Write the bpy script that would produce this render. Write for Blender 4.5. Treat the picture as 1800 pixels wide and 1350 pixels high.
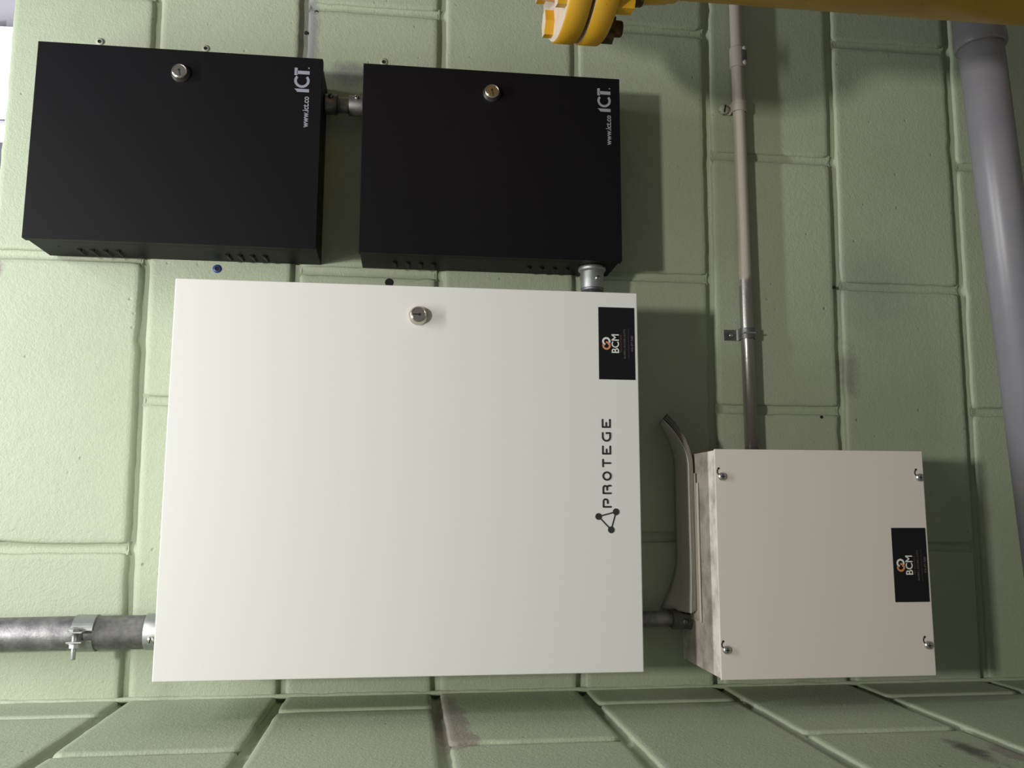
import bpy, bmesh, math, random
from mathutils import Vector, Matrix, noise

random.seed(7)
PI = math.pi
for o in list(bpy.data.objects):
    bpy.data.objects.remove(o, do_unlink=True)
scene = bpy.context.scene
COL = scene.collection

# ------------------------------------------------------------------ camera, light, exposure
# World: X = right along the back wall, Y = into the wall, Z = up.  The phone was held turned by 90 degrees.
CAM = Vector((0.32878, -1.20871, -0.35733))
FWD = Vector((0.14133476, 0.98280284, -0.11884049))
U_AX = Vector((0.00244901, -0.12039227, -0.99272338))   # picture right (real down)
V_AX = Vector((-0.98995883, 0.14001528, -0.01942251))   # picture down (real left)
cd = bpy.data.cameras.new('camera')
cam = bpy.data.objects.new('camera', cd)
COL.objects.link(cam)
cd.sensor_width = 36.0
cd.lens = 1517.52 / 1800.0 * 36.0
cd.clip_start = 0.02
R3 = Matrix((U_AX, -V_AX, -FWD)).transposed()
cam.matrix_world = Matrix.Translation(CAM) @ R3.to_4x4()
scene.camera = cam

world = bpy.data.worlds.new('world')
scene.world = world
world.use_nodes = True
bg = world.node_tree.nodes['Background']
bg.inputs[0].default_value = (0.90, 0.95, 0.92, 1)
bg.inputs[1].default_value = 0.14

def area(name, loc, target, sx, sy, power, col):
    d = bpy.data.lights.new(name, 'AREA')
    d.shape = 'RECTANGLE'; d.size = sx; d.size_y = sy
    d.energy = power; d.color = col
    o = bpy.data.objects.new(name, d)
    COL.objects.link(o)
    o.location = loc
    o.rotation_euler = (Vector(target) - Vector(loc)).to_track_quat('-Z', 'Y').to_euler()
    return o
# ceiling lamp behind and above the photographer (throws the crisp shadows), and an added unseen wash light to brighten the wall head
area('ceiling_lamp', (0.43, -1.80, 1.10), (0.45, 0, -0.5), 0.16, 0.10, 25.5, (1.0, 0.965, 0.90))
area('wall_wash_fill', (0.62, -0.60, 0.95), (0.62, 0, 0.0), 1.05, 0.06, 19, (0.96, 0.98, 1.0))

scene.view_settings.view_transform = 'Standard'
scene.view_settings.look = 'None'
scene.view_settings.gamma = 1.0
scene.view_settings.use_curve_mapping = False
scene.view_settings.exposure = 0.0

# ------------------------------------------------------------------ materials
class NT:
    def __init__(s, name):
        s.m = bpy.data.materials.new(name)
        s.m.use_nodes = True
        s.t = s.m.node_tree
        s.b = s.t.nodes['Principled BSDF']
        s.pos = s.t.nodes.new('ShaderNodeNewGeometry').outputs['Position']
    def n(s, kind, **kw):
        nd = s.t.nodes.new(kind)
        for k, v in kw.items():
            setattr(nd, k, v)
        return nd
    def l(s, a, b):
        s.t.links.new(a, b)
    def noise(s, scale, detail=3, rough=0.5, vec=None):
        nd = s.n('ShaderNodeTexNoise')
        nd.inputs['Scale'].default_value = scale
        nd.inputs['Detail'].default_value = detail
        nd.inputs['Roughness'].default_value = rough
        s.l(vec or s.pos, nd.inputs['Vector'])
        return nd.outputs['Fac']
    def ramp(s, fac, stops):
        nd = s.n('ShaderNodeValToRGB')
        cr = nd.color_ramp
        while len(cr.elements) < len(stops):
            cr.elements.new(0.5)
        for e, (p, c) in zip(cr.elements, stops):
            e.position = p
            e.color = (c, c, c, 1) if isinstance(c, (int, float)) else (*c, 1)
        s.l(fac, nd.inputs[0])
        return nd.outputs['Color']
    def math(s, op, a, b=None, clamp=False):
        nd = s.n('ShaderNodeMath', operation=op, use_clamp=clamp)
        for i, x in enumerate((a, b)):
            if x is None:
                continue
            if isinstance(x, (int, float)):
                nd.inputs[i].default_value = x
            else:
                s.l(x, nd.inputs[i])
        return nd.outputs[0]
    def mix(s, fac, a, b):
        nd = s.n('ShaderNodeMix', data_type='RGBA')
        for i, x in ((0, fac), (6, a), (7, b)):
            if isinstance(x, (int, float)):
                nd.inputs[i].default_value = x
            elif isinstance(x, tuple):
                nd.inputs[i].default_value = (*x, 1)
            else:
                s.l(x, nd.inputs[i])
        return nd.outputs[2]
    def spot(s, c, r, soft, wob=0.0, wscale=60, stretch=(1, 1, 1)):
        """1 inside an irregular blot of radius r around the point c, 0 outside"""
        v = s.n('ShaderNodeVectorMath', operation='SUBTRACT')
        s.l(s.pos, v.inputs[0]); v.inputs[1].default_value = c
        m = s.n('ShaderNodeVectorMath', operation='MULTIPLY')
        s.l(v.outputs[0], m.inputs[0]); m.inputs[1].default_value = stretch
        ln = s.n('ShaderNodeVectorMath', operation='LENGTH')
        s.l(m.outputs[0], ln.inputs[0])
        d = ln.outputs['Value']
        if wob:
            w = s.math('MULTIPLY', s.math('SUBTRACT', s.noise(wscale, 4, 0.6), 0.5), wob)
            d = s.math('ADD', d, w)
        mr = s.n('ShaderNodeMapRange')
        s.l(d, mr.inputs[0])
        mr.inputs[1].default_value = r; mr.inputs[2].default_value = r + soft
        mr.inputs[3].default_value = 1; mr.inputs[4].default_value = 0
        return mr.outputs[0]
    def color(s, c):
        if isinstance(c, tuple):
            s.b.inputs['Base Color'].default_value = (*c, 1)
        else:
            s.l(c, s.b.inputs['Base Color'])
    def set(s, rough=None, metal=None, spec=None):
        if rough is not None:
            if isinstance(rough, (int, float)): s.b.inputs['Roughness'].default_value = rough
            else: s.l(rough, s.b.inputs['Roughness'])
        if metal is not None: s.b.inputs['Metallic'].default_value = metal
        if spec is not None: s.b.inputs['Specular IOR Level'].default_value = spec
    def bump(s, h, strength, dist):
        nd = s.n('ShaderNodeBump')
        nd.inputs['Strength'].default_value = strength
        nd.inputs['Distance'].default_value = dist
        s.l(h, nd.inputs['Height'])
        s.l(nd.outputs['Normal'], s.b.inputs['Normal'])

def make_green():
    a = NT('green_painted_block')
    base = a.mix(a.ramp(a.noise(5, 3), [(0.35, 0), (0.65, 1)]), (0.378, 0.425, 0.305), (0.405, 0.450, 0.330))
    base = a.mix(a.math('MULTIPLY', a.ramp(a.noise(38, 4, 0.65), [(0.50, 0), (0.75, 1)]), 0.25), base, (0.31, 0.345, 0.25))
    # tiny pits left by the roller in the rough block face
    vo = a.n('ShaderNodeTexVoronoi'); vo.inputs['Scale'].default_value = 60; vo.inputs['Randomness'].default_value = 1.0
    a.l(a.pos, vo.inputs['Vector'])
    sel = a.ramp(a.noise(22, 3), [(0.56, 0), (0.68, 1)])
    pit = a.math('MULTIPLY', a.ramp(vo.outputs['Distance'], [(0.05, 1), (0.16, 0)]), sel)
    base = a.mix(a.math('MULTIPLY', pit, 0.45), base, (0.15, 0.17, 0.12))
    # bare concrete where paint is chipped, grey smears, dirty marks and one soft grey patch, each at its own spot
    bare = a.mix(a.noise(140, 3), (0.22, 0.20, 0.17), (0.36, 0.32, 0.275))
    for c, r, soft, wob, st in (
            ((0.646, 0, 0.206), 0.013, 0.005, 0.018, (1, 1, 1)),
            ((0.0817, -0.150, -0.412), 0.018, 0.004, 0.020, (1, 0.16, 1)),
            ((0.0817, -0.235, -0.425), 0.014, 0.004, 0.018, (1, 0.5, 1)),
            ((0.0817, -0.355, -0.975), 0.012, 0.004, 0.016, (1, 0.4, 1))):
        base = a.mix(a.math('MULTIPLY', a.spot(c, r, soft, wob, 70, st), 0.85), base, bare)
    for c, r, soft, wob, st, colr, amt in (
            ((1.03, 0, -0.2005), 0.009, 0.010, 0.018, (0.08, 1, 1), (0.22, 0.215, 0.23), 0.75),
            ((1.03, 0, -0.193), 0.001, 0.007, 0.008, (0.12, 1, 1), (0.06, 0.10, 0.12), 0.8),
            ((0.955, 0, -0.268), 0.010, 0.016, 0.025, (1, 1, 0.5), (0.16, 0.17, 0.17), 0.7),
            ((0.66, 0, -1.06), 0.018, 0.07, 0.06, (1, 1, 1), (0.24, 0.27, 0.24), 0.45),
            ((0.53, 0, -1.01), 0.004, 0.02, 0.05, (0.5, 1, 1), (0.13, 0.13, 0.12), 0.5),
            ((0.0817, -0.34, -0.94), 0.004, 0.012, 0.03, (1, 0.3, 1), (0.06, 0.05, 0.045), 0.8),
            ((0.0817, -0.27, 0.07), 0.01, 0.03, 0.05, (1, 0.4, 1), (0.28, 0.28, 0.27), 0.5)):  # last entry: soft grey patch high on the left wall
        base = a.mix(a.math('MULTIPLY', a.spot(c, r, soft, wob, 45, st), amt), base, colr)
    a.color(base)
    a.set(rough=0.52, spec=0.35)
    h = a.math('ADD', a.math('MULTIPLY', a.noise(420, 3, 0.65), 0.45), a.math('MULTIPLY', a.noise(150, 4, 0.7), 0.55))
    h = a.math('SUBTRACT', h, a.math('MULTIPLY', pit, 0.9))
    a.bump(h, 0.7, 0.0017)
    return a.m

def plain(name, col, rough=0.5, metal=0.0, spec=0.5, nz=None, bump=None):
    a = NT(name)
    if nz:
        scale, c2, lo, hi = nz
        a.color(a.mix(a.ramp(a.noise(scale, 4, 0.6), [(lo, 0), (hi, 1)]), col, c2))
    else:
        a.color(col)
    a.set(rough=rough, metal=metal, spec=spec)
    if bump:
        a.bump(a.noise(bump[0], 2), bump[1], bump[2])
    return a.m

def make_yellow():
    a = NT('yellow_gas_paint')
    base = a.mix(a.ramp(a.noise(14, 3), [(0.4, 0), (0.7, 1)]), (0.68, 0.37, 0.014), (0.58, 0.30, 0.014))
    base = a.mix(a.math('MULTIPLY', a.ramp(a.noise(120, 4, 0.7), [(0.66, 0), (0.72, 1)]), 0.8), base, (0.13, 0.05, 0.02))
    geo = a.n('ShaderNodeNewGeometry')
    sx = a.n('ShaderNodeSeparateXYZ'); a.l(geo.outputs['Normal'], sx.inputs[0])
    up = a.ramp(sx.outputs['Z'], [(0.55, 0), (0.85, 1)])
    dust = a.math('MULTIPLY', up, a.ramp(a.noise(60, 3), [(0.30, 0.6), (0.5, 1)]))
    base = a.mix(dust, base, (0.60, 0.52, 0.46))
    a.color(base); a.set(rough=0.42)
    a.bump(a.noise(90, 3), 0.2, 0.001)
    return a.m

def make_dirty_white():
    a = NT('beige_white_powder_coat')
    geo = a.n('ShaderNodeNewGeometry')
    sx = a.n('ShaderNodeSeparateXYZ'); a.l(geo.outputs['Normal'], sx.inputs[0])
    top = a.ramp(sx.outputs['Z'], [(0.5, 0), (0.9, 1)])
    sm = a.math('MULTIPLY', top, a.ramp(a.noise(32, 5, 0.65), [(0.42, 0), (0.72, 0.75)]))
    a.color(a.mix(sm, (0.70, 0.635, 0.58), (0.22, 0.20, 0.17)))
    a.set(rough=0.5); a.bump(a.noise(900, 2), 0.12, 0.0004)
    return a.m

def make_galv():
    a = NT('galvanised_steel')
    a.color(a.mix(a.ramp(a.noise(55, 4, 0.65), [(0.38, 0), (0.66, 1)]), (0.20, 0.195, 0.20), (0.34, 0.33, 0.335)))
    a.set(rough=a.ramp(a.noise(70, 3), [(0.3, 0.42), (0.7, 0.6)]), metal=0.85)
    a.bump(a.noise(300, 4, 0.7), 0.35, 0.0008)
    return a.m

def make_long_conduit():
    """painted beige on its right run, bare galvanised on the last stretch above the small box"""
    a = NT('half_painted_conduit')
    sx = a.n('ShaderNodeSeparateXYZ'); a.l(a.pos, sx.inputs[0])
    x = a.math('ADD', sx.outputs['X'], a.math('MULTIPLY', a.math('SUBTRACT', a.noise(60, 3), 0.5), 0.10))
    k = a.ramp(a.math('SUBTRACT', x, 0.20), [(0.455, 0), (0.475, 1)])
    a.color(a.mix(k, (0.33, 0.32, 0.29), (0.42, 0.385, 0.325)))
    mt = a.math('SUBTRACT', 0.8, a.math('MULTIPLY', k, 0.8)); a.l(mt, a.b.inputs['Metallic'])
    a.set(rough=a.math('ADD', 0.34, a.math('MULTIPLY', k, 0.2)))
    a.bump(a.noise(200, 3), 0.2, 0.0006)
    return a.m

M = {
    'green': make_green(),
    'black': plain('black_powder_coat', (0.0052, 0.0045, 0.0060), 0.5, 0, 0.16, bump=(1200, 0.15, 0.0004)),
    'white': plain('white_powder_coat', (0.76, 0.745, 0.71), 0.38, 0, 0.4, bump=(700, 0.10, 0.0004)),
    'beigebox': make_dirty_white(),
    'galv': make_galv(),
    'zinc': plain('zinc_plated_steel', (0.42, 0.435, 0.42), 0.46, 0.8, nz=(50, (0.32, 0.335, 0.32), 0.4, 0.7)),
    'darkzinc': plain('dull_zinc_casting', (0.20, 0.195, 0.19), 0.42, 0.8, nz=(90, (0.10, 0.10, 0.10), 0.45, 0.7)),
    'steel': plain('bright_screw_steel', (0.62, 0.60, 0.57), 0.24, 0.95),
    'nickel': plain('nickel_plate', (0.55, 0.51, 0.45), 0.25, 0.95),
    'dark': plain('dark_void', (0.010, 0.010, 0.009), 0.9),
    'holegrey': plain('drilled_concrete', (0.20, 0.20, 0.17), 0.9, nz=(200, (0.08, 0.08, 0.07), 0.4, 0.6)),
    'conduit': make_long_conduit(),
    'beige': plain('beige_paint', (0.42, 0.385, 0.325), 0.5),
    'oldgreen': plain('green_overpainted_steel', (0.36, 0.38, 0.29), 0.5, nz=(220, (0.16, 0.14, 0.11), 0.5, 0.7)),
    'pvc': plain('grey_pvc', (0.235, 0.228, 0.262), 0.36, nz=(9, (0.275, 0.265, 0.285), 0.4, 0.7)),
    'yellow': make_yellow(),
    'rust': plain('rusty_stud', (0.06, 0.035, 0.02), 0.7, 0.3, nz=(120, (0.16, 0.08, 0.02), 0.45, 0.7)),
    'gasket': plain('dark_gasket', (0.02, 0.014, 0.014), 0.8),
    'paper': plain('grey_paper', (0.55, 0.54, 0.50), 0.8, 0, 0.2, nz=(30, (0.49, 0.48, 0.44), 0.4, 0.7)),
    'paper2': plain('yellowed_paper', (0.46, 0.41, 0.33), 0.8, 0, 0.2),
    'kraft': plain('dark_paper', (0.16, 0.14, 0.12), 0.8, 0, 0.2),
    'envelope': plain('white_envelope_paper', (0.66, 0.63, 0.57), 0.75, 0, 0.2),
    'inkgrey': plain('grey_print', (0.27, 0.29, 0.34), 0.5),
    'inkdark': plain('dark_grey_print', (0.030, 0.030, 0.026), 0.5),
    'inkwhite': plain('white_print', (0.72, 0.72, 0.68), 0.5),
    'inkdim': plain('dim_grey_print', (0.16, 0.15, 0.15), 0.5),
    'inkorange': plain('orange_print', (0.62, 0.25, 0.10), 0.5),
    'inkbrown': plain('dim_brown_print', (0.10, 0.055, 0.04), 0.5),
    'sticker': plain('black_sticker_vinyl', (0.0085, 0.008, 0.010), 0.35, 0, 0.35),
    'blue': plain('blue_plastic', (0.035, 0.055, 0.22), 0.45),
    'anchor': plain('pale_plastic_anchor', (0.36, 0.39, 0.29), 0.5),
    'concrete': plain('raw_concrete', (0.30, 0.29, 0.27), 0.85, nz=(12, (0.24, 0.235, 0.22), 0.4, 0.7), bump=(80, 0.3, 0.002)),
    'beam': plain('lilac_grey_painted_steel', (0.42, 0.40, 0.48), 0.5),
    'frame': plain('dark_window_frame', (0.12, 0.12, 0.14), 0.5),
}
gm = NT('daylit_window_glass')
gm.color((0.9, 0.9, 0.95)); gm.set(rough=0.1)
gm.b.inputs['Emission Color'].default_value = (0.97, 0.95, 1.0, 1)
gm.b.inputs['Emission Strength'].default_value = 5.0
M['daylight'] = gm.m

# ------------------------------------------------------------------ mesh helpers
class MB:
    def __init__(s):
        s.v = []; s.f = []; s.sm = []
    def add(s, vs, fs, smooth=False):
        o = len(s.v)
        s.v += [Vector(p) for p in vs]
        for f in fs:
            s.f.append([o + i for i in f]); s.sm.append(smooth)
        return s
    def box(s, x0, x1, y0, y1, z0, z1):
        vs = [(x, y, z) for x in (x0, x1) for y in (y0, y1) for z in (z0, z1)]
        return s.add(vs, [(0, 1, 3, 2), (4, 6, 7, 5), (0, 4, 5, 1), (2, 3, 7, 6), (0, 2, 6, 4), (1, 5, 7, 3)])
    def rbox(s, x0, x1, y0, y1, z0, z1, b=0.001, seg=2):
        bm = bmesh.new()
        r = bmesh.ops.create_cube(bm, size=1)
        for v in bm.verts:
            v.co = Vector(((x0 + x1) / 2 + v.co.x * (x1 - x0), (y0 + y1) / 2 + v.co.y * (y1 - y0), (z0 + z1) / 2 + v.co.z * (z1 - z0)))
        bmesh.ops.bevel(bm, geom=bm.edges[:], offset=b, segments=seg, profile=0.5, affect='EDGES')
        bm.verts.index_update()
        s.add([v.co.copy() for v in bm.verts], [[v.index for v in f.verts] for f in bm.faces])
        bm.free()
        return s
    def lathe(s, prof, origin, axis, n=32, caps=True, smooth=True):
        """prof: (radius, height) along axis; sharp steps should repeat points"""
        a = Vector(axis).normalized()
        t = Vector((1, 0, 0)) if abs(a.x) < 0.9 else Vector((0, 1, 0))
        u = a.cross(t).normalized(); w = a.cross(u)
        O = Vector(origin)
        rings = []
        vs = []
        for r, h in prof:
            rings.append(len(vs))
            for i in range(n):
                an = 2 * PI * i / n
                vs.append(O + a * h + (u * math.cos(an) + w * math.sin(an)) * r)
        fs = []
        for k in range(len(prof) - 1):
            if prof[k] == prof[k + 1]:
                continue
            for i in range(n):
                j = (i + 1) % n
                fs.append((rings[k] + i, rings[k] + j, rings[k + 1] + j, rings[k + 1] + i))
        s.add(vs, fs, smooth)
        if caps:
            e = len(s.v) - len(vs)
            s.f.append([e + rings[0] + i for i in range(n)][::-1]); s.sm.append(False)
            s.f.append([e + rings[-1] + i for i in range(n)]); s.sm.append(False)
        return s
    def tube(s, pts, r, n=20, caps=True):
        pts = [Vector(p) for p in pts]
        rings = []
        up = Vector((0.13, 0.31, 0.94)).normalized()
        vs = []
        for i, p in enumerate(pts):
            d = (pts[min(i + 1, len(pts) - 1)] - pts[max(i - 1, 0)]).normalized()
            u = d.cross(up).normalized(); w = d.cross(u)
            rings.append(len(vs))
            for k in range(n):
                an = 2 * PI * k / n
                vs.append(p + (u * math.cos(an) + w * math.sin(an)) * r)
        fs = []
        for k in range(len(pts) - 1):
            for i in range(n):
                j = (i + 1) % n
                fs.append((rings[k] + i, rings[k] + j, rings[k + 1] + j, rings[k + 1] + i))
        o = len(s.v)
        s.add(vs, fs, True)
        if caps:
            s.f.append([o + i for i in range(n)]); s.sm.append(False)
            s.f.append([o + rings[-1] + i for i in range(n)]); s.sm.append(False)
        return s
    def prism(s, poly, axis_o, ax, ay, az, h):
        """2D polygon in (ax, ay) lifted by h along az"""
        n = len(poly); O = Vector(axis_o); ax = Vector(ax); ay = Vector(ay); az = Vector(az)
        vs = [O + ax * x + ay * y for x, y in poly] + [O + ax * x + ay * y + az * h for x, y in poly]
        fs = [list(range(n))[::-1], list(range(n, 2 * n))] + [(i, (i + 1) % n, n + (i + 1) % n, n + i) for i in range(n)]
        return s.add(vs, fs)
    def build(s, name, mat, parent=None, origin=None, bevel=0):
        me = bpy.data.meshes.new(name)
        if parent is not None:
            org = parent_world(parent)
        else:
            if origin is None:
                lo = Vector((min(v.x for v in s.v), min(v.y for v in s.v), min(v.z for v in s.v)))
                hi = Vector((max(v.x for v in s.v), max(v.y for v in s.v), max(v.z for v in s.v)))
                origin = (lo + hi) / 2
            org = Vector(origin)
        me.from_pydata([v - org for v in s.v], [], s.f)
        for p, q in zip(me.polygons, s.sm):
            p.use_smooth = q
        bm = bmesh.new(); bm.from_mesh(me)
        bmesh.ops.recalc_face_normals(bm, faces=bm.faces[:])
        bm.to_mesh(me); bm.free()
        me.materials.append(M[mat])
        o = bpy.data.objects.new(name, me)
        COL.objects.link(o)
        if parent is not None:
            o.parent = parent
        else:
            o.location = org
        return o

def parent_world(o):
    p = Vector(o.location)
    while o.parent is not None:
        o = o.parent
        p = p + Vector(o.location)
    return p

def thing(name, label, cat, loc, group=None):
    o = bpy.data.objects.new(name, None)
    o.empty_display_size = 0.05
    COL.objects.link(o)
    o.location = loc
    o['label'] = label; o['category'] = cat
    if group: o['group'] = group
    return o

def tag(o, label, cat, group=None):
    o['label'] = label; o['category'] = cat
    if group: o['group'] = group
    return o

def struct(o, label=None):
    o['kind'] = 'structure'
    if label: o['label'] = label
    return o

def text_geo(txt, bold=0.0):
    cu = bpy.data.curves.new('t', 'FONT')
    cu.body = txt; cu.size = 1.0; cu.offset = bold; cu.fill_mode = 'FRONT'; cu.resolution_u = 4
    ob = bpy.data.objects.new('t', cu)
    COL.objects.link(ob)
    dg = bpy.context.evaluated_depsgraph_get()
    me = ob.evaluated_get(dg).to_mesh()
    vs = [(v.co.x, v.co.y) for v in me.vertices]
    fs = [list(p.vertices) for p in me.polygons]
    ob.evaluated_get(dg).to_mesh_clear()
    bpy.data.objects.remove(ob, do_unlink=True)
    bpy.data.curves.remove(cu)
    return vs, fs

def print_text(name, txt, x0, x1, z0, z1, y, mat, parent, bold=0.0):
    """flat lettering on a face looking to -Y, fitted to the given rectangle"""
    vs, fs = text_geo(txt, bold)
    ax, bx = min(v[0] for v in vs), max(v[0] for v in vs)
    ay, by = min(v[1] for v in vs), max(v[1] for v in vs)
    mb = MB()
    mb.add([(x0 + (v[0] - ax) / (bx - ax) * (x1 - x0), y, z0 + (v[1] - ay) / (by - ay) * (z1 - z0)) for v in vs], fs)
    return mb.build(name, mat, parent)

def stroke(mb, pts, w, y, n=10):
    """flat round-capped pen stroke in the XZ plane"""
    r = w / 2
    for i in range(len(pts) - 1):
        a, b = Vector(pts[i]), Vector(pts[i + 1])
        d = (b - a).normalized(); q = Vector((-d.y, d.x)) * r
        mb.add([(p.x, y - 0.00002 * i, p.y) for p in (a + q, a - q, b - q, b + q)], [(0, 1, 2, 3)])
    for k, p in enumerate(pts):
        mb.add([(p[0] + r * math.cos(2 * PI * i / n), y - 0.00001 - 0.00001 * k, p[1] + r * math.sin(2 * PI * i / n)) for i in range(n)], [list(range(n))])

def arc2(cx, cz, r, a0, a1, n=14):
    return [(cx + r * math.cos(math.radians(a0 + (a1 - a0) * i / n)), cz + r * math.sin(math.radians(a0 + (a1 - a0) * i / n))) for i in range(n + 1)]

def ring_band(mb, cx, cz, r0, r1, a0, a1, y, n=40):
    vs = []; fs = []
    for i in range(n + 1):
        an = math.radians(a0 + (a1 - a0) * i / n)
        vs += [(cx + r0 * math.cos(an), y, cz + r0 * math.sin(an)), (cx + r1 * math.cos(an), y, cz + r1 * math.sin(an))]
        if i: fs.append((2 * i - 2, 2 * i - 1, 2 * i + 1, 2 * i))
    mb.add(vs, fs)

# ------------------------------------------------------------------ the block walls
XC = 0.0817                     # inside corner
TOP = 0.2065                    # head of the wall
# bed joints measured on the wall: z = a + b * x
BED = {0: (-0.0026, 0.0140), 1: (-0.1994, 0.0043), 2: (-0.4015, 0.0041), 3: (-0.6004, 0.0018), 4: (-0.7942, -0.0114),
       5: (-0.9906, -0.0165), 6: (-1.1966, -0.0114), 7: (-1.400, -0.008), 8: (-1.600, 0.0)}
def bed(k, x):
    if k == -1: return TOP
    a, b = BED[k]
    return a + b * x
# head joints of each course between bed k and k + 1
ODD = (0.274, 0.668, 1.060, 1.460, 1.860)
EVEN = (0.471, 0.864, 1.262, 1.662)
HEAD = {-1: ODD, 0: EVEN, 1: (0.270, 0.659, 1.060, 1.460, 1.860), 2: EVEN, 3: (0.287, 0.667, 1.059, 1.460, 1.860),
        4: (0.472, 0.8615, 1.262, 1.662), 5: (0.272, 0.663, 1.058, 1.460, 1.860), 6: (0.474, 0.8635, 1.262, 1.662), 7: ODD}
XEND = 1.86

def block_mesh(corners, place, seed):
    """an uneven, slightly worn block face standing proud of the joints; corners in wall coordinates (s, t)"""
    g = 0.0056
    c = [Vector(p) for p in corners]
    ctr = sum(c, Vector((0, 0))) / 4
    ring = []
    for i in range(4):
        a, b = c[i], c[(i + 1) % 4]
        ln = (b - a).length
        n = max(3, int(ln / 0.016))
        for k in range(n):
            ring.append((a.lerp(b, k / n), i, k / n, ln))
    rows = []
    vs = []
    for inset, dep, jit in ((0.0085, 0.0, 0.0003), (0.0036, 0.0002, 0.0009), (0.0016, 0.0012, 0.0012), (0.0004, 0.0034, 0.0013), (-0.0004, 0.0110, 0.0010)):
        row = []
        for p, side, f, ln in ring:
            a, b = c[side], c[(side + 1) % 4]
            d = (b - a).normalized()
            nin = Vector((-d.y, d.x))
            if nin.dot(ctr - (a + b) / 2) < 0: nin = -nin
            # rounded corners: pull the ends of each side inwards
            e = min(f, 1 - f) * ln
            rnd = 0.0010 * max(0.0, 1 - e / 0.012) ** 2
            jn = noise.noise(Vector((p.x * 55 + seed * 3.1, p.y * 55, seed))) + 0.6 * noise.noise(Vector((p.x * 160, p.y * 160 + seed, 3.3)))
            chip = max(0.0, noise.noise(Vector((p.x * 22, p.y * 22, seed * 1.7))) - 0.42) * 0.011
            m = g + inset + jn * jit + rnd + chip * (0.4 if inset > 0.004 else 1)
            q = p + nin * m
            # along-side inset near the corners
            if e < m * 1.2:
                q += d * (m - e) * (1 if f < 0.5 else -1) * 0.0
            s0 = ctr
            row.append(len(vs))
            # keep corner points inside by clamping towards the neighbouring sides
            for i2 in (1, 3):
                a2, b2 = c[(side + i2) % 4], c[(side + i2 + 1) % 4]
                d2 = (b2 - a2).normalized(); n2 = Vector((-d2.y, d2.x))
                if n2.dot(ctr - (a2 + b2) / 2) < 0: n2 = -n2
                dist = (q - a2).dot(n2)
                if dist < m: q += n2 * (m - dist)
            vs.append(place(q.x, q.y, dep))
        rows.append(row)
    mb = MB()
    N = len(ring)
    fs = []
    for r in range(len(rows) - 1):
        for i in range(N):
            j = (i + 1) % N
            fs.append((rows[r][i], rows[r][j], rows[r + 1][j], rows[r + 1][i]))
    mb.add(vs, fs, True)
    mb.f.append(rows[0]); mb.sm.append(False)
    return mb

# back wall: mortar core (its front lies in the joints), with one block per unit
mb = MB().box(XC - 0.19, XEND + 0.3, 0.0088, 0.19, -1.95, TOP - 0.004)
wall_back = struct(mb.build('wall_back', 'green', origin=(0.95, 0.1, -1.95)), 'green painted concrete block wall behind the enclosures')
seed = 1
for k in range(-1, 8):
    xs = [XC - 0.012] + list(HEAD[k])
    if k in (0, 2, 4, 6): xs = xs + [XEND]
    for i in range(len(xs) - 1):
        x0, x1 = xs[i], xs[i + 1]
        cs = [(x0, bed(k + 1, x0)), (x1, bed(k + 1, x1)), (x1, bed(k, x1)), (x0, bed(k, x0))]
        if k == -1: cs = cs[:2] + [(x1, TOP + 0.006), (x0, TOP + 0.006)]
        off = 0.0012 * math.sin(seed * 2.3)
        block_mesh(cs, lambda s, t, d, off=off: (s, d - 0.0008 + off * 0.5, t), seed).build('block', 'green', wall_back)
        seed += 1

def cove(path, half, deep, edge, to_world):
    """tooled concave mortar joint: path of (along, centre) points, profile across the joint"""
    n = 8; vs = []; fs = []
    for i, (u, c) in enumerate(path):
        w = 0.0007 * noise.noise(Vector((u * 45, c * 7, 2.2)))
        for j in range(n + 1):
            q = -1 + 2 * j / n
            vs.append(to_world(u, c + q * half + w * (1 - q * q), deep - (deep - edge) * q * q))
        if i:
            o = (i - 1) * (n + 1)
            for j in range(n):
                fs.append((o + j, o + j + 1, o + n + 2 + j, o + n + 1 + j))
    return MB().add(vs, fs, True)
for k in range(-1, 8):
    if k >= 0:
        path = [(XC + 0.02 * i, bed(k, XC + 0.02 * i)) for i in range(int((XEND - XC) / 0.02) + 1)]
        cove(path, 0.0074, 0.0084, 0.0046, lambda u, c, d: (u, d, c)).build('mortar', 'green', wall_back)
    for x in HEAD[k]:
        if x > 1.7: continue
        z0, z1 = bed(k + 1, x) + 0.0045, bed(k, x) - 0.0045
        cove([(z0 + (z1 - z0) * i / 10, x) for i in range(11)], 0.0088, 0.0056, 0.0020, lambda u, c, d: (c, d, u)).build('mortar', 'green', wall_back)

# left wall
mb = MB().box(XC - 0.19, XC - 0.0088, -1.62, 0.004, -1.95, TOP - 0.004)
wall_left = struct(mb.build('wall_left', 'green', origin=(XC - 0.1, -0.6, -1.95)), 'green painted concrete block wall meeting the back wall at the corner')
FAR = (0.012, -0.083, -0.478, -0.873, -1.268, -1.62)
NEAR = (0.012, -0.252, -0.650, -1.045, -1.440, -1.62)
for k in range(-1, 8):
    ys = NEAR if k in (0, 2, 4, 6) else FAR
    if k == 2: ys = (0.012, -0.2535, -0.650, -1.045, -1.440, -1.62)
    for i in range(len(ys) - 1):
        y0, y1 = ys[i], ys[i + 1]
        zt = bed(k, XC) if k >= 0 else TOP + 0.006
        cs = [(y0, bed(k + 1, XC)), (y1, bed(k + 1, XC)), (y1, zt), (y0, zt)]
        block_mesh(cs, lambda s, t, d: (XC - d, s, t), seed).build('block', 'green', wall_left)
        seed += 1

for k in range(0, 8):
    cove([(-0.02 * i + 0.004, bed(k, XC)) for i in range(81)], 0.0074, 0.0084, 0.0046, lambda u, c, d: (XC - d, u, c)).build('mortar', 'green', wall_left)

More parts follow.
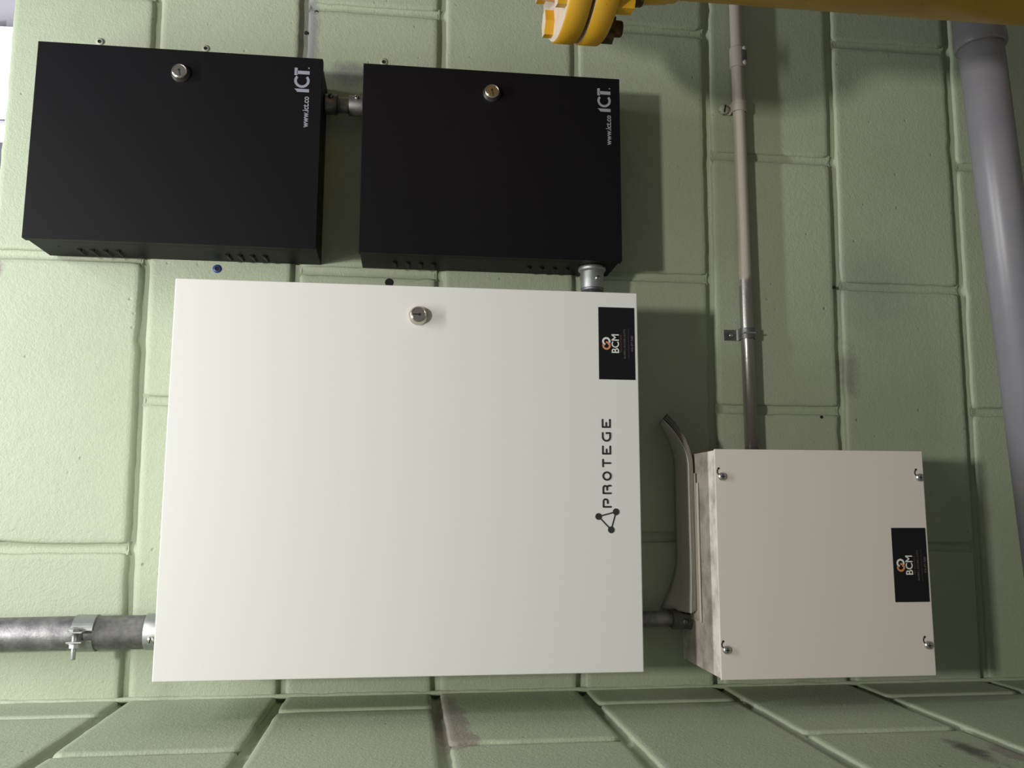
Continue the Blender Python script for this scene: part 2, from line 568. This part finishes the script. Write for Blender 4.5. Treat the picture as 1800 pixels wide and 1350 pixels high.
# painted-over mortar bead running down the corner
mb = MB()
pts = []
for i in range(150):
    z = TOP - i * 0.0125
    pts.append((XC + 0.0002 + 0.0022 * noise.noise(Vector((z * 30, 0, 1))), -0.0002 + 0.0022 * noise.noise(Vector((z * 40, 5, 1))), z))
mb.tube(pts, 0.0036, 8)
struct(mb.build('trim_1', 'green'), 'lumpy green painted mortar bead down the wall corner')

# floor, out of view below
struct(MB().box(XC - 0.19, XEND + 0.3, -2.6, 0.19, -2.05, -1.95).build('floor', 'concrete'), 'bare concrete floor below the wall')

# daylit window and steel lintel seen through the gap over the wall head
win = struct(MB().box(0.86, 0.945, 0.29, 0.33, 0.21, 1.0).build('window_1', 'frame'), 'bright daylit window above the head of the wall')
MB().box(0.945, 1.20, 0.305, 0.315, 0.21, 1.0).build('pane', 'daylight', win)
MB().box(0.9835, 0.9865, 0.29, 0.304, 0.21, 1.0).build('glazing_bar', 'frame', win)
bm_ = MB().box(1.118, 1.75, 0.22, 0.34, 0.19, 1.0)
bm_.prism([(0, 0), (0.028, 0), (0.012, 0.11), (0, 0.11)], (1.090, 0.22, 0.33), (1, 0, 0), (0, 0, 1), (0, -1, 0), 0.03)
struct(bm_.build('trim_2', 'beam'), 'lilac grey painted jamb beside the bright window')
struct(MB().box(XC - 0.19, 0.86, 0.22, 0.34, 0.19, 1.0).build('wall_rear', 'concrete'), 'bare wall behind the gap over the block wall')

# marks on the wall: drilled holes and plastic anchors
def hole(x, z, r, rim=False):
    m = MB().lathe([(r, -0.0012), (r * 0.9, -0.0014), (r * 0.45, -0.0006)], (x, 0, z), (0, 1, 0), 12)
    return m.build('drill_hole', 'dark', wall_back)
for x, z, r in ((0.3331, 0.0479, 0.0060), (0.9456, -0.2518, 0.0048), (0.6448, -0.3269, 0.0060), (0.862, -0.2315, 0.0045), (0.69, -0.2335, 0.0045), (1.05, -0.212, 0.003),
                (0.2867, -0.676, 0.0038), (1.016, -0.1985, 0.0032), (0.66, -0.995, 0.0030), (0.462, -0.965, 0.0024)):
    hole(x, z, r)
def wall_anchor(x, z, r, mat, label, group=None):
    t = thing('wall_anchor', label, 'wall anchor', (x, 0, z), group)
    MB().lathe([(r * 0.5, 0.001), (r * 0.5, -0.0022), (r * 0.5, -0.0022), (r, -0.0018), (r * 1.04, 0.0)], (x, 0, z), (0, 1, 0), 14, caps=False).build('collar', mat, t)
    MB().lathe([(r * 0.5, -0.0014), (r * 0.1, -0.0010)], (x, 0, z), (0, 1, 0), 12).build('bore', 'dark', t)
wall_anchor(0.982, 0.0876, 0.0055, 'anchor', 'pale plastic wall anchor beside the leftmost black box, the one nearer the bright window')
wall_anchor(0.9818, -0.0578, 0.0055, 'anchor', 'pale plastic wall anchor beside the leftmost black box, the one farther from the window')
wall_anchor(0.6562, -0.0897, 0.0060, 'blue', 'blue plastic wall anchor between the leftmost black box and the white cabinet')
wall_anchor(0.9781, -0.312, 0.0060, 'anchor', 'pale plastic wall anchor at a corner of the black box nearer the yellow flange')

# ------------------------------------------------------------------ enclosures
def cam_lock(parent, x, y, z, r, key_deg):
    lk = MB().lathe([(r, 0.0), (r, -0.0015), (r * 0.97, -0.0022), (r * 0.92, -0.0040), (r * 0.86, -0.0060), (r * 0.80, -0.0080), (r * 0.80, -0.0080), (r * 0.74, -0.0088), (r * 0.70, -0.0088), (r * 0.69, -0.0078)],
                   (x, y, z), (0, 1, 0), 36, caps=False).build('lock', 'nickel', parent)
    MB().lathe([(r * 0.69, -0.0074), (r * 0.69, -0.0082), (r * 0.64, -0.0086)], (x, y, z), (0, 1, 0), 32).build('lock_cylinder', 'nickel', lk)
    m = MB()
    a = math.radians(key_deg); ax = (math.cos(a), 0, math.sin(a)); ay = (-math.sin(a), 0, math.cos(a))
    m.prism([(-0.55 * r, -0.06 * r), (0.0, -0.07 * r), (0.10 * r, -0.15 * r), (0.22 * r, -0.10 * r), (0.26 * r, 0), (0.22 * r, 0.10 * r), (0.10 * r, 0.15 * r), (0, 0.07 * r), (-0.55 * r, 0.06 * r)],
            (x, y - 0.0086, z), ax, ay, (0, -1, 0), 0.0002)
    m.build('key_slot', 'dark', lk)
    return lk

def ict_logo(parent, x0, x1, z0, z1, y):
    """I, C and T drawn as in the mark: slanted head on the I, open round C, half-barred T and a small dot"""
    W = x1 - x0; H = z1 - z0
    mb = MB()
    def poly(p):
        mb.add([(x0 + a * W, y, z0 + b * H) for a, b in p], [list(range(len(p)))])
    poly([(0.0, 0.0), (0.125, 0.0), (0.125, 0.98), (0.03, 0.80), (0.0, 0.80)])
    # the C: a ring open to the right
    cx, cz, ro, ri = x0 + 0.445 * W, z0 + 0.49 * H, 0.510 * H, 0.335 * H
    ring_band(mb, cx, cz, ri, ro, 48, 312, y)
    poly([(0.70, 0.0), (0.835, 0.0), (0.835, 0.84), (0.70, 0.84)])
    poly([(0.655, 0.80), (0.945, 0.80), (0.945, 1.0), (0.655, 1.0)])
    n = 10
    mb.add([(x0 + 0.955 * W + 0.05 * H * math.cos(2 * PI * i / n), y, z0 + 0.06 * H + 0.05 * H * math.sin(2 * PI * i / n)) for i in range(n)], [list(range(n))])
    return mb.build('logo', 'inkgrey', parent)

def black_box(label, x0, x1, z0, z1, d, lock, logo, www, louvres):
    t = thing('black_enclosure', label, 'metal box', ((x0 + x1) / 2, 0, z0))
    i = 0.0016
    body = MB().rbox(x0 + i, x1 - i, -d + 0.006, 0.0004, z0 + i, z1 - i, 0.0008).build('body', 'black', t)
    # folded sheet lip lines at the lower edge and a bolt on the bottom
    for zl in louvres:
        m = MB()
        # pressed louvre: wedge swelling downwards from the side, open below
        ya, yb = -0.037, -0.012
        xw = x0 + i
        a = 0.0062; hgt = 0.0032
        vs = [(xw + 0.0002, ya, zl + a), (xw + 0.0002, yb, zl + a), (xw - hgt, ya + 0.002, zl), (xw - hgt, yb - 0.002, zl),
              (xw + 0.0002, ya, zl), (xw + 0.0002, yb, zl), (xw - hgt * 0.75, ya + 0.0025, zl), (xw - hgt * 0.75, yb - 0.0025, zl)]
        m.add(vs, [(0, 1, 3, 2), (0, 2, 4), (1, 5, 3), (2, 3, 7, 6), (4, 2, 6), (5, 7, 3)])
        lv = m.build('louvre', 'black', body)
        MB().add([(xw - 0.0001, ya, zl - 0.0022), (xw - 0.0001, yb, zl - 0.0022), (xw - hgt * 0.75, yb - 0.0025, zl), (xw - hgt * 0.75, ya + 0.0025, zl)], [(0, 1, 2, 3)]).build('opening', 'dark', body)
    MB().lathe([(0.0016, 0.0), (0.0016, -0.0003)], (x0 + i, -0.045, z1 - 0.030), (1, 0, 0), 10).build('pin_hole', 'dark', body)
    door = MB().rbox(x0, x1, -d, -d + 0.0125, z0, z1, 0.0009, 2).build('door', 'black', t)
    MB().box(x0 - 0.0001, x0 + 0.0002, -d + 0.0108, -d + 0.0126, z0 + 0.045, z1 - 0.045).build('seam', 'dark', door)
    cam_lock(door, lock[0], -d, lock[1], 0.0122, 12)
    ict_logo(door, *logo, -d - 0.00025)
    print_text('lettering', 'www.ict.co', *www, -d - 0.00025, 'inkgrey', door, 0.022)
    return t

black_box('black metal box nearest the bright window and the head of the wall', 0.6655, 0.9325, -0.2330, 0.1335, 0.085, (0.8985, -0.0485), (0.8825, 0.9190, -0.2160, -0.1960), (0.8325, 0.8765, -0.2165, -0.2085),
          (0.079, 0.0625, 0.046, 0.030, -0.112, -0.128, -0.1445, -0.161))
black_box('black metal box with a short conduit at two of its sides, nearer the yellow flange', 0.6635, 0.9300, -0.6455, -0.2875, 0.085, (0.8965, -0.4640), (0.8795, 0.9160, -0.6320, -0.6132), (0.8305, 0.8745, -0.6325, -0.6250),
          (-0.337, -0.355, -0.3725, -0.390, -0.525, -0.543, -0.5615, -0.580))

def company_sticker(parent, x0, x1, z0, z1, y):
    st = MB().box(x0, x1, y - 0.0003, y, z0, z1).build('sticker', 'sticker', parent)
    cx, cz = (x0 + x1) / 2, (z0 + z1) / 2
    k = (x1 - x0) / 1145.0
    X = lambda v: cx + (667 - v) * k
    Z = lambda u: cz + (337 - u) * k
    yy = y - 0.0006
    m = MB(); ring_band(m, X(640), Z(170), 37 * k, 67 * k, -150, 162, yy); m.build('ring_mark', 'inkwhite', st)
    m = MB(); ring_band(m, X(707), Z(172), 37 * k, 67 * k, -300, 10, yy - 0.00015); m.build('ring_mark', 'inkorange', st)
    print_text('lettering', 'BCM', X(820), X(525), Z(372), Z(252), yy, 'inkwhite', st, 0.014)
    print_text('lettering', 'PRO SOLUTIONS', X(815), X(530), Z(418), Z(390), yy, 'inkbrown', st, 0.01)
    print_text('lettering', 'ALARM | ACCESS | CCTV', X(910), X(438), Z(484), Z(446), yy, 'inkdim', st, 0.0)
    print_text('lettering', 'www.bcmprosolutions.com', X(915), X(430), Z(540), Z(508), yy, 'inkbrown', st, 0.0)
    print_text('lettering', '416 477 7680', X(795), X(545), Z(598), Z(562), yy, 'inkdim', st, 0.0)
    return st

# the large white cabinet
DW = 0.15
wc = thing('white_cabinet', 'large white metal cabinet with triangle logo and lock, fixed beside the wall corner', 'cabinet', (0.368, 0, -0.654))
MB().rbox(0.1332, 0.6005, -DW + 0.004, 0.0004, -0.6455, -0.0765, 0.0012).build('body', 'white', wc)
door = MB().rbox(0.1312, 0.6026, -DW, -DW + 0.018, -0.6475, -0.0745, 0.0011, 2).build('door', 'white', wc)
cam_lock(door, 0.5645, -DW, -0.3678, 0.0122, 178 + 90)
yl = -DW - 0.0003
H0, H1 = -0.6104 + 0.0011, -0.5988 - 0.0011
sw = 0.0023
pro = MB()
def letter(ch, xa, xb):
    xa += sw / 2; xb -= sw / 2
    w = xb - xa; h = H1 - H0; zm = (H0 + H1) / 2
    S = lambda p: stroke(pro, p, sw, yl)
    if ch == 'P':
        S([(xa, H0), (xa, H1), (xb - 0.28 * w, H1)] + arc2(xb - 0.28 * w, H1 - 0.28 * h, 0.28 * w, 90, -90, 8) + [(xa + 0.48 * w, H1 - 0.56 * h)])
    elif ch == 'R':
        S([(xa, H0), (xa, H1), (xb - 0.28 * w, H1)] + arc2(xb - 0.28 * w, H1 - 0.25 * h, 0.25 * w, 90, -90, 8) + [(xa + 0.45 * w, H1 - 0.5 * h)])
        S(arc2(xb - 0.3 * w, H1 - 0.8 * h, 0.3 * w, 90, 0, 6) + [(xb, H0)])
    elif ch == 'O':
        S(arc2((xa + xb) / 2, zm, h / 2, 0, 360, 24))
    elif ch == 'T':
        S([(xa, H1), (xb, H1)]); S([((xa + xb) / 2, H1), ((xa + xb) / 2, H0)])
    elif ch == 'E':
        S([(xb, H1), (xa, H1), (xa, H0), (xb, H0)]); S([(xa, zm), (xa + 0.58 * w, zm)])
    elif ch == 'G':
        S([(xb, H1), (xa + 0.45 * w, H1)] + arc2(xa + 0.45 * w, zm, h / 2, 90, 270, 12) + [(xb, H0), (xb, zm), (xb - 0.42 * w, zm)][:2] + [(xb, zm), (xb - 0.05 * w, zm)])
for ch, xa, xb in (('P', 0.3284, 0.3401), ('R', 0.3451, 0.3568), ('O', 0.3617, 0.3734), ('T', 0.3783, 0.3890), ('E', 0.3942, 0.4056), ('G', 0.4108, 0.4224), ('E', 0.4276, 0.4391)):
    letter(ch, xa, xb)
pro.build('lettering', 'inkdark', door)
lg = MB()
nd = [(0.3177, -0.5935), (0.3235, -0.6156), (0.3015, -0.6092)]
for i in range(3):
    stroke(lg, [nd[i], nd[(i + 1) % 3]], 0.0017, yl)
for p in nd:
    lg.add([(p[0] + 0.0042 * math.cos(2 * PI * i / 24), yl - 0.0001, p[1] + 0.0042 * math.sin(2 * PI * i / 24)) for i in range(24)], [list(range(24))])
lg.build('triangle_logo', 'inkdark', door)
company_sticker(door, 0.4892, 0.5828, -0.6433, -0.5962, -DW)

# the small white box at the bottom
DS = 0.15
sb = thing('white_junction_box', 'small beige white metal box with four cover screws and papers lying on top', 'junction box', (0.261, 0, -1.024))
MB().rbox(0.1205, 0.4015, -DS + 0.002, 0.0004, -1.0245, -0.7455, 0.0010).build('body', 'beigebox', sb)
cov = MB().rbox(0.1195, 0.4028, -DS, -DS + 0.0022, -1.0265, -0.7442, 0.0009).build('cover', 'beigebox', sb)
for x, z in ((0.3680, -0.7532), (0.3685, -1.0200), (0.1555, -0.7522), (0.1570, -1.0175)):
    # teardrop slot seen as a dark crescent beside the head
    m = MB(); yb = -DS - 0.00025
    ring_band(m, x + 0.0062, z + 0.0010, 0.0040, 0.0056, 20, 235, yb, 16)
    m.add([(x + 0.0102 + 0.0014 * math.cos(i * PI / 5), yb - 0.0001, z + 0.0042 + 0.0014 * math.sin(i * PI / 5)) for i in range(10)], [list(range(10))])
    m.build('keyhole_slot', 'dark', cov)
    s_ = MB().lathe([(0.0053, 0.0), (0.0053, -0.0012), (0.0048, -0.0026), (0.0036, -0.0036), (0.0018, -0.0041), (0.0005, -0.0042)], (x, -DS, z), (0, 1, 0), 20).build('screw', 'steel', cov)
    m = MB().box(x - 0.0026, x + 0.0026, -DS - 0.0044, -DS - 0.0035, z - 0.0005, z + 0.0005).box(x - 0.0005, x + 0.0005, -DS - 0.0044, -DS - 0.0035, z - 0.0026, z + 0.0026)
    m.build('recess', 'dark', s_)
company_sticker(cov, 0.2105, 0.3037, -1.0237, -0.9769, -DS)

# ------------------------------------------------------------------ conduits
def screw_on(parent, p, ax, r, mat='steel', h=0.003):
    s_ = MB().lathe([(r, 0), (r, h * 0.5), (r * 0.8, h), (r * 0.2, h * 1.1)], p, ax, 14).build('screw', mat, parent)
    a = Vector(ax).normalized()
    u = a.cross(Vector((0.2, 0.1, 0.97))).normalized(); w = a.cross(u)
    MB().prism([(-r * 0.7, -r * 0.14), (r * 0.7, -r * 0.14), (r * 0.7, r * 0.14), (-r * 0.7, r * 0.14)], Vector(p) + a * h * 1.02, u, w, a, h * 0.12).build('slot', 'dark', s_)
    return s_

# big riser on top of the white cabinet
t = thing('conduit', 'thick mottled steel conduit with a bolted clamp, entering the large white cabinet', 'conduit', (0.1705, -0.030, -0.068))
MB().tube([(0.1708, -0.030, -0.0755), (0.1705, -0.030, 0.06), (0.1695, -0.030, 0.16), (0.169, -0.030, 0.62)], 0.0208, 40).build('pipe', 'galv', t)
fit_ = MB().lathe([(0.0216, -0.0762), (0.0228, -0.074), (0.0228, -0.0345), (0.0222, -0.0335), (0.0206, -0.0333)], (0.1711, -0.030, 0), (0, 0, 1), 40, caps=False).build('connector', 'zinc', t)
screw_on(fit_, (0.164, -0.0515, -0.044), (-0.25, -1, 0), 0.0046)
# its two-piece clamp
ck = thing('pipe_clamp', 'two-piece zinc pipe clamp with bolt around the thick conduit', 'pipe clamp', (0.170, -0.030, 0.038))
def half_band(a0, a1, r, th, z0, z1, cx, cy):
    m = MB(); n = 20; vs = []; fs = []
    for i in range(n + 1):
        an = math.radians(a0 + (a1 - a0) * i / n)
        for rr in (r, r + th):
            for z in (z0, z1):
                vs.append((cx + rr * math.cos(an), cy + rr * math.sin(an), z))
        if i:
            o = 4 * (i - 1)
            for a, b in ((0, 1), (1, 3), (3, 2), (2, 0)):
                fs.append((o + a, o + b, o + 4 + b, o + 4 + a))
    fs += [(0, 1, 3, 2), tuple(4 * n + i for i in (0, 2, 3, 1))]
    m.add(vs, fs, False)
    return m
h1 = half_band(-75, 85, 0.0209, 0.0018, 0.0265, 0.0520, 0.1703, -0.030)
h1.rbox(0.1745, 0.1763, -0.0640, -0.0495, 0.034, 0.0520, 0.0004)
h1.build('clamp_half', 'zinc', ck)
h2 = half_band(-106, -265, 0.0209, 0.0018, 0.0265, 0.0520, 0.1703, -0.030)
h2.rbox(0.1625, 0.1643, -0.0640, -0.0495, 0.034, 0.0520, 0.0004)
h2.build('clamp_half', 'zinc', ck)
hexa = lambda r, rot=0: [(r * math.cos(PI / 3 * i + rot), r * math.sin(PI / 3 * i + rot)) for i in range(6)]
b_ = MB().lathe([(0.0030, 0.181), (0.0030, 0.1435), (0.0026, 0.1425)], (0, -0.0575, 0.0445), (1, 0, 0), 14)
b_.prism(hexa(0.0062), (0.1763, -0.0575, 0.0445), (0, 1, 0), (0, 0, 1), (1, 0, 0), 0.0030)
b_.build('bolt', 'zinc', ck)
MB().prism(hexa(0.0060, 0.3), (0.1625, -0.0575, 0.0445), (0, 1, 0), (0, 0, 1), (-1, 0, 0), 0.0060).build('nut', 'zinc', ck)
MB().lathe([(0.0078, 0.1625), (0.0078, 0.1615)], (0, -0.0575, 0.0445), (1, 0, 0), 18).build('washer', 'zinc', ck)

# short conduit between the two black boxes
t = thing('conduit', 'short steel conduit with two set screws joining the two black boxes', 'conduit', (0.8925, -0.032, -0.288))
MB().tube([(0.8925, -0.032, -0.2875), (0.8925, -0.032, -0.2335)], 0.0112, 24).build('pipe', 'galv', t)
for za, zb, mm in ((-0.2335, -0.2488, 'darkzinc'), (-0.2872, -0.2665, 'galv')):
    c_ = MB().lathe([(0.0142, za), (0.0142, zb), (0.0134, zb + (0.001 if zb < za else -0.001) * -1), (0.0112, zb)], (0.8925, -0.032, 0), (0, 0, 1), 28, caps=False).build('connector', mm, t)
    screw_on(c_, (0.8985, -0.0445, (za + zb) / 2), (0.45, -1, 0), 0.0040, 'steel' if mm == 'galv' else 'darkzinc')

# conduit from the lower black box to the white cabinet
t = thing('conduit', 'short fat shiny steel conduit between a black box and the large white cabinet', 'conduit', (0.64, -0.045, -0.611))
MB().tube([(0.6655, -0.045, -0.6115), (0.6010, -0.045, -0.6115)], 0.0150, 28).build('pipe', 'galv', t)
c_ = MB().lathe([(0.0170, 0.6652), (0.0186, 0.6648), (0.0194, 0.6630), (0.0194, 0.6600), (0.0180, 0.6580), (0.0165, 0.6570), (0.0165, 0.6570), (0.0165, 0.6335), (0.0165, 0.6335), (0.0150, 0.6333)], (0, -0.045, -0.6115), (1, 0, 0), 36, caps=False).build('connector', 'zinc', t)
screw_on(c_, (0.6455, -0.0605, -0.6155), (0, -1, -0.3), 0.0036)
MB().lathe([(0.0150, 0.6305), (0.0163, 0.6303), (0.0163, 0.6010)], (0, -0.045, -0.6115), (1, 0, 0), 36, caps=False).build('sleeve', 'galv', t)

# conduit between the white cabinet and the small box
t = thing('conduit', 'thin shaded conduit between the two white boxes, half under the curled papers', 'conduit', (0.1785, -0.032, -0.745))
MB().tube([(0.1785, -0.032, -0.646), (0.1785, -0.032, -0.7460)], 0.0105, 24).build('pipe', 'galv', t)
c_ = MB().lathe([(0.0105, -0.7195), (0.0136, -0.7200), (0.0136, -0.7445), (0.0150, -0.7446), (0.0150, -0.7458)], (0.1785, -0.032, 0), (0, 0, 1), 28, caps=False).build('connector', 'darkzinc', t)
screw_on(c_, (0.1765, -0.0455, -0.7340), (-0.1, -1, 0), 0.0036, 'zinc')

# long conduit running right from the small box
t = thing('conduit', 'long thin conduit, beige painted then bare, leading to the small white box', 'conduit', (0.95, -0.014, -0.850))
ZP = -0.8500; YP = -0.0135
MB().tube([(0.4015, YP, ZP), (0.60, YP, ZP), (0.86, YP, ZP + 0.0002), (1.10, YP, ZP), (1.86, YP, ZP)], 0.0094, 24).build('pipe', 'conduit', t)
MB().lathe([(0.0094, 0.4120), (0.0112, 0.4118), (0.0112, 0.4050), (0.0128, 0.4048), (0.0128, 0.4012)], (0, YP, ZP), (1, 0, 0), 24, caps=False).build('connector', 'darkzinc', t)
cp = MB().lathe([(0.0094, 0.9975), (0.0112, 0.9978), (0.0115, 1.0000), (0.0115, 1.0280), (0.0112, 1.0300), (0.0094, 1.0303)], (0, YP, ZP), (1, 0, 0), 28, caps=False).build('coupling', 'beige', t)
MB().rbox(1.0045, 1.0235, YP - 0.0125, YP - 0.004, ZP - 0.0110, ZP - 0.0035, 0.0012).build('inspection_band', 'darkzinc', cp)
for xs in (1.0030, 1.0255):
    MB().lathe([(0.0042, 0), (0.0040, 0.0030), (0.0026, 0.0044), (0.0008, 0.0046)], (xs, YP - 0.0085, ZP - 0.0075), (0, -1, -0.6), 14).build('screw', 'beige', cp)

def one_hole_strap(x, mat, label, w, ear):
    k = thing('pipe_strap', label, 'pipe strap', (x, 0, ZP))
    m = MB(); n = 18; vs = []; fs = []
    # band profile in the YZ plane: from the wall below, over the pipe, down to the ear above
    prof = []
    for i in range(n + 1):
        an = math.radians(-200 + 220 * i / n)
        prof.append((YP - math.cos(math.radians(90) + an - PI / 2) * 0.0 , 0))
    prof = [(-0.0005, ZP - 0.0105)]
    for i in range(n + 1):
        an = PI * i / n            # half turn around the front of the pipe
        prof.append((YP - 0.0100 * math.sin(an), ZP - 0.0100 * math.cos(an)))
    prof += [(-0.0030, ZP + 0.0104), (-0.0018, ZP + 0.0125), (-0.0012, ZP + ear)]
    th = 0.0013
    for side in (0, 1):
        for (yy, zz), (py, pz) in zip(prof, prof):
            c = Vector((yy - YP, zz - ZP))
            out = c.normalized() * th if abs(zz - ZP) < 0.0103 else Vector((-th, 0))
            for xx in (x - w / 2, x + w / 2):
                vs.append((xx, yy + out.x * side, zz + out.y * side))
    P = len(prof)
    for i in range(P - 1):
        a = 2 * i
        fs += [(a, a + 1, a + 3, a + 2), (2 * P + a, 2 * P + a + 1, 2 * P + a + 3, 2 * P + a + 2), (a, a + 2, 2 * P + a + 2, 2 * P + a), (a + 1, a + 3, 2 * P + a + 3, 2 * P + a + 1)]
    fs += [(0, 1, 2 * P + 1, 2 * P), (2 * P - 2, 2 * P - 1, 4 * P - 1, 4 * P - 2)]
    m.add(vs, fs, False)
    m.build('strap', mat, k)
    return k
k = one_hole_strap(0.5815, 'darkzinc', 'bare zinc one-hole strap on the unpainted stretch of the long conduit', 0.016, 0.031)
MB().box(0.5805, 0.5825, YP - 0.0120, YP - 0.004, ZP - 0.0085, ZP + 0.0085).build('rib', 'zinc', k)
screw_on(k, (0.5815, -0.0024, ZP + 0.0205), (0, -1, 0), 0.0030, 'steel', 0.0012)
k = one_hole_strap(0.934, 'beige', 'beige painted one-hole strap on the painted stretch of the long conduit', 0.016, 0.018)
screw_on(k, (0.934, -0.0025, ZP + 0.0200), (0, -1, 0), 0.0085, 'oldgreen', 0.0048)

# ------------------------------------------------------------------ papers on the small box
ps = thing('paper_stack', 'curled stack of grey papers lying on top of the small white box', 'paper stack', (0.32, -0.04, -0.744))
def sheet(name, mat, base, lift_r, lift_l, x0, x1, y0, y1, rise, th=0.0004, nx=36, ny=6):
    vs = []; fs = []
    for lay in (0, 1):
        for i in range(nx + 1):
            s = i / nx
            x = x0 + (x1 - x0) * s
            for j in range(ny + 1):
                tt = j / ny                       # 0 = front edge, 1 = at the wall
                y = y0 + (y1 - y0) * tt
                r = max(0.0, (x - 0.385) / (0.455 - 0.385))
                l = max(0.0, (0.262 - x) / (0.262 - 0.19))
                z = base + rise * (0.35 + 0.65 * tt) * math.sin(PI * min(1, max(0, (x - 0.22) / 0.2))) * 0.2
                z += lift_r * r ** 1.8 * (1 - 0.42 * tt)
                z += lift_l * l ** 1.7 * (0.08 + 0.92 * tt ** 1.2)
                vs.append((x - 0.006 * r * r, y, z + lay * th))
    N = (nx + 1) * (ny + 1)
    idx = lambda a, i, j: a * N + i * (ny + 1) + j
    for i in range(nx):
        for j in range(ny):
            fs.append((idx(0, i, j), idx(0, i, j + 1), idx(0, i + 1, j + 1), idx(0, i + 1, j)))
            fs.append((idx(1, i, j), idx(1, i + 1, j), idx(1, i + 1, j + 1), idx(1, i, j + 1)))
    for i in range(nx):
        for j in (0, ny):
            fs.append((idx(0, i, j), idx(0, i + 1, j), idx(1, i + 1, j), idx(1, i, j)))
    for j in range(ny):
        for i in (0, nx):
            fs.append((idx(0, i, j), idx(0, i, j + 1), idx(1, i, j + 1), idx(1, i, j)))
    MB().add(vs, fs, True).build(name, mat, ps)
sheet('envelope', 'envelope', -0.7440, 0, 0, 0.180, 0.362, -0.0860, -0.004, 0, 0.0008)
sheet('envelope', 'paper2', -0.7430, 0, 0, 0.182, 0.375, -0.0790, -0.004, 0, 0.0006)
specs = [('kraft', .0285, .003, 0.463), ('paper2', .0290, .006, 0.461), ('kraft', .0300, .010, 0.460), ('paper', .0305, .013, 0.458), ('kraft', .0318, .016, 0.457),
         ('paper2', .0325, .019, 0.456), ('kraft', .0345, .022, 0.454), ('paper', .0362, .0250, 0.455)]
for i, (mt, lr, ll, xe) in enumerate(specs):
    sheet('sheet', mt, -0.7422 + i * 0.00062, lr, ll, 0.190 + 0.0006 * (7 - i), xe, -0.0735 + 0.0005 * i, -0.0045, 0.004)

# ------------------------------------------------------------------ grey drain pipe
t = thing('drain_pipe', 'fat grey plastic drain pipe with a socket, passing behind the yellow pipe', 'pipe', (0.8, -0.095, -1.21))
A = Vector((1.72, -0.095, -1.160)); B = Vector((0.09, -0.095, -1.2445))
D_ = (A - B).normalized()
MB().tube([B, B.lerp(A, 0.5), A], 0.0312, 40).build('pipe', 'pvc', t)
def at_x(x): return B + D_ * ((x - B.x) / D_.x)
P0 = at_x(1.010)
MB().lathe([(0.0312, 0.0), (0.0352, 0.0), (0.0362, 0.0015), (0.0364, 0.012), (0.0358, 0.022), (0.0352, 0.024), (0.0352, 0.024), (0.0346, 0.052), (0.0340, 0.075), (0.0312, 0.080)], P0, D_, 44, caps=False).build('socket', 'pvc', t)

# ------------------------------------------------------------------ yellow gas pipe with flange
PX, PY = 0.988, -0.346
ZF = -0.5430
t = thing('gas_pipe', 'yellow gas pipe with a bolted flange in front of the wall', 'pipe', (PX, PY, -1.95))
RP = 0.0842
MB().lathe([(RP, -1.95), (RP, -0.66), (RP + 0.004, -0.655), (RP + 0.004, -0.650), (RP + 0.006, -0.645), (0.0960, ZF - 0.0265)], (PX, PY, 0), (0, 0, 1), 56).build('lower_pipe', 'yellow', t)
MB().lathe([(0.0960, ZF + 0.0265), (RP + 0.006, ZF + 0.085), (RP, ZF + 0.09), (RP, ZF + 0.10)], (PX, PY, 0), (0, 0, 1), 56).build('weld_neck', 'yellow', t)
el = [(PX + 0.16 - 0.16 * math.cos(math.radians(a_)), PY, ZF + 0.10 + 0.16 * math.sin(math.radians(a_))) for a_ in range(0, 91, 6)] + [(1.80, PY, ZF + 0.26)]
MB().tube(el, RP, 48).build('elbow', 'yellow', t)
RF = 0.1400
def flange(z0, z1):
    return MB().lathe([(0.06, z0), (RF - 0.002, z0), (RF - 0.002, z0), (RF, z0 + 0.002), (RF, z1 - 0.002), (RF - 0.002, z1), (RF - 0.002, z1), (0.06, z1)], (PX, PY, 0), (0, 0, 1), 72).build('flange', 'yellow', t)
flange(ZF + 0.0018, ZF + 0.0268)
flange(ZF - 0.0268, ZF - 0.0018)
MB().lathe([(0.1080, ZF - 0.0022), (0.1080, ZF + 0.0022)], (PX, PY, 0), (0, 0, 1), 48).build('gasket', 'gasket', t)
for i in range(8):
    an = 2 * PI * i / 8 + math.radians(12)
    bx, by = PX + 0.1195 * math.cos(an), PY + 0.1195 * math.sin(an)
    st = MB().lathe([(0.0085, -0.056), (0.0095, -0.054), (0.0095, 0.028), (0.0082, 0.030)], (bx, by, ZF), (0, 0, 1), 14).build('stud', 'rust', t)
    MB().prism(hexa(0.0156, 0.4 + i), (bx, by, ZF + 0.0268), (1, 0, 0), (0, 1, 0), (0, 0, 1), 0.0105).build('bolt_head', 'yellow', st)
    MB().prism(hexa(0.0178, 0.9 + i * 1.7), (bx, by, ZF - 0.0268), (1, 0, 0), (0, 1, 0), (0, 0, -1), 0.0185).build('nut', 'rust' if i == 3 else 'yellow', st)
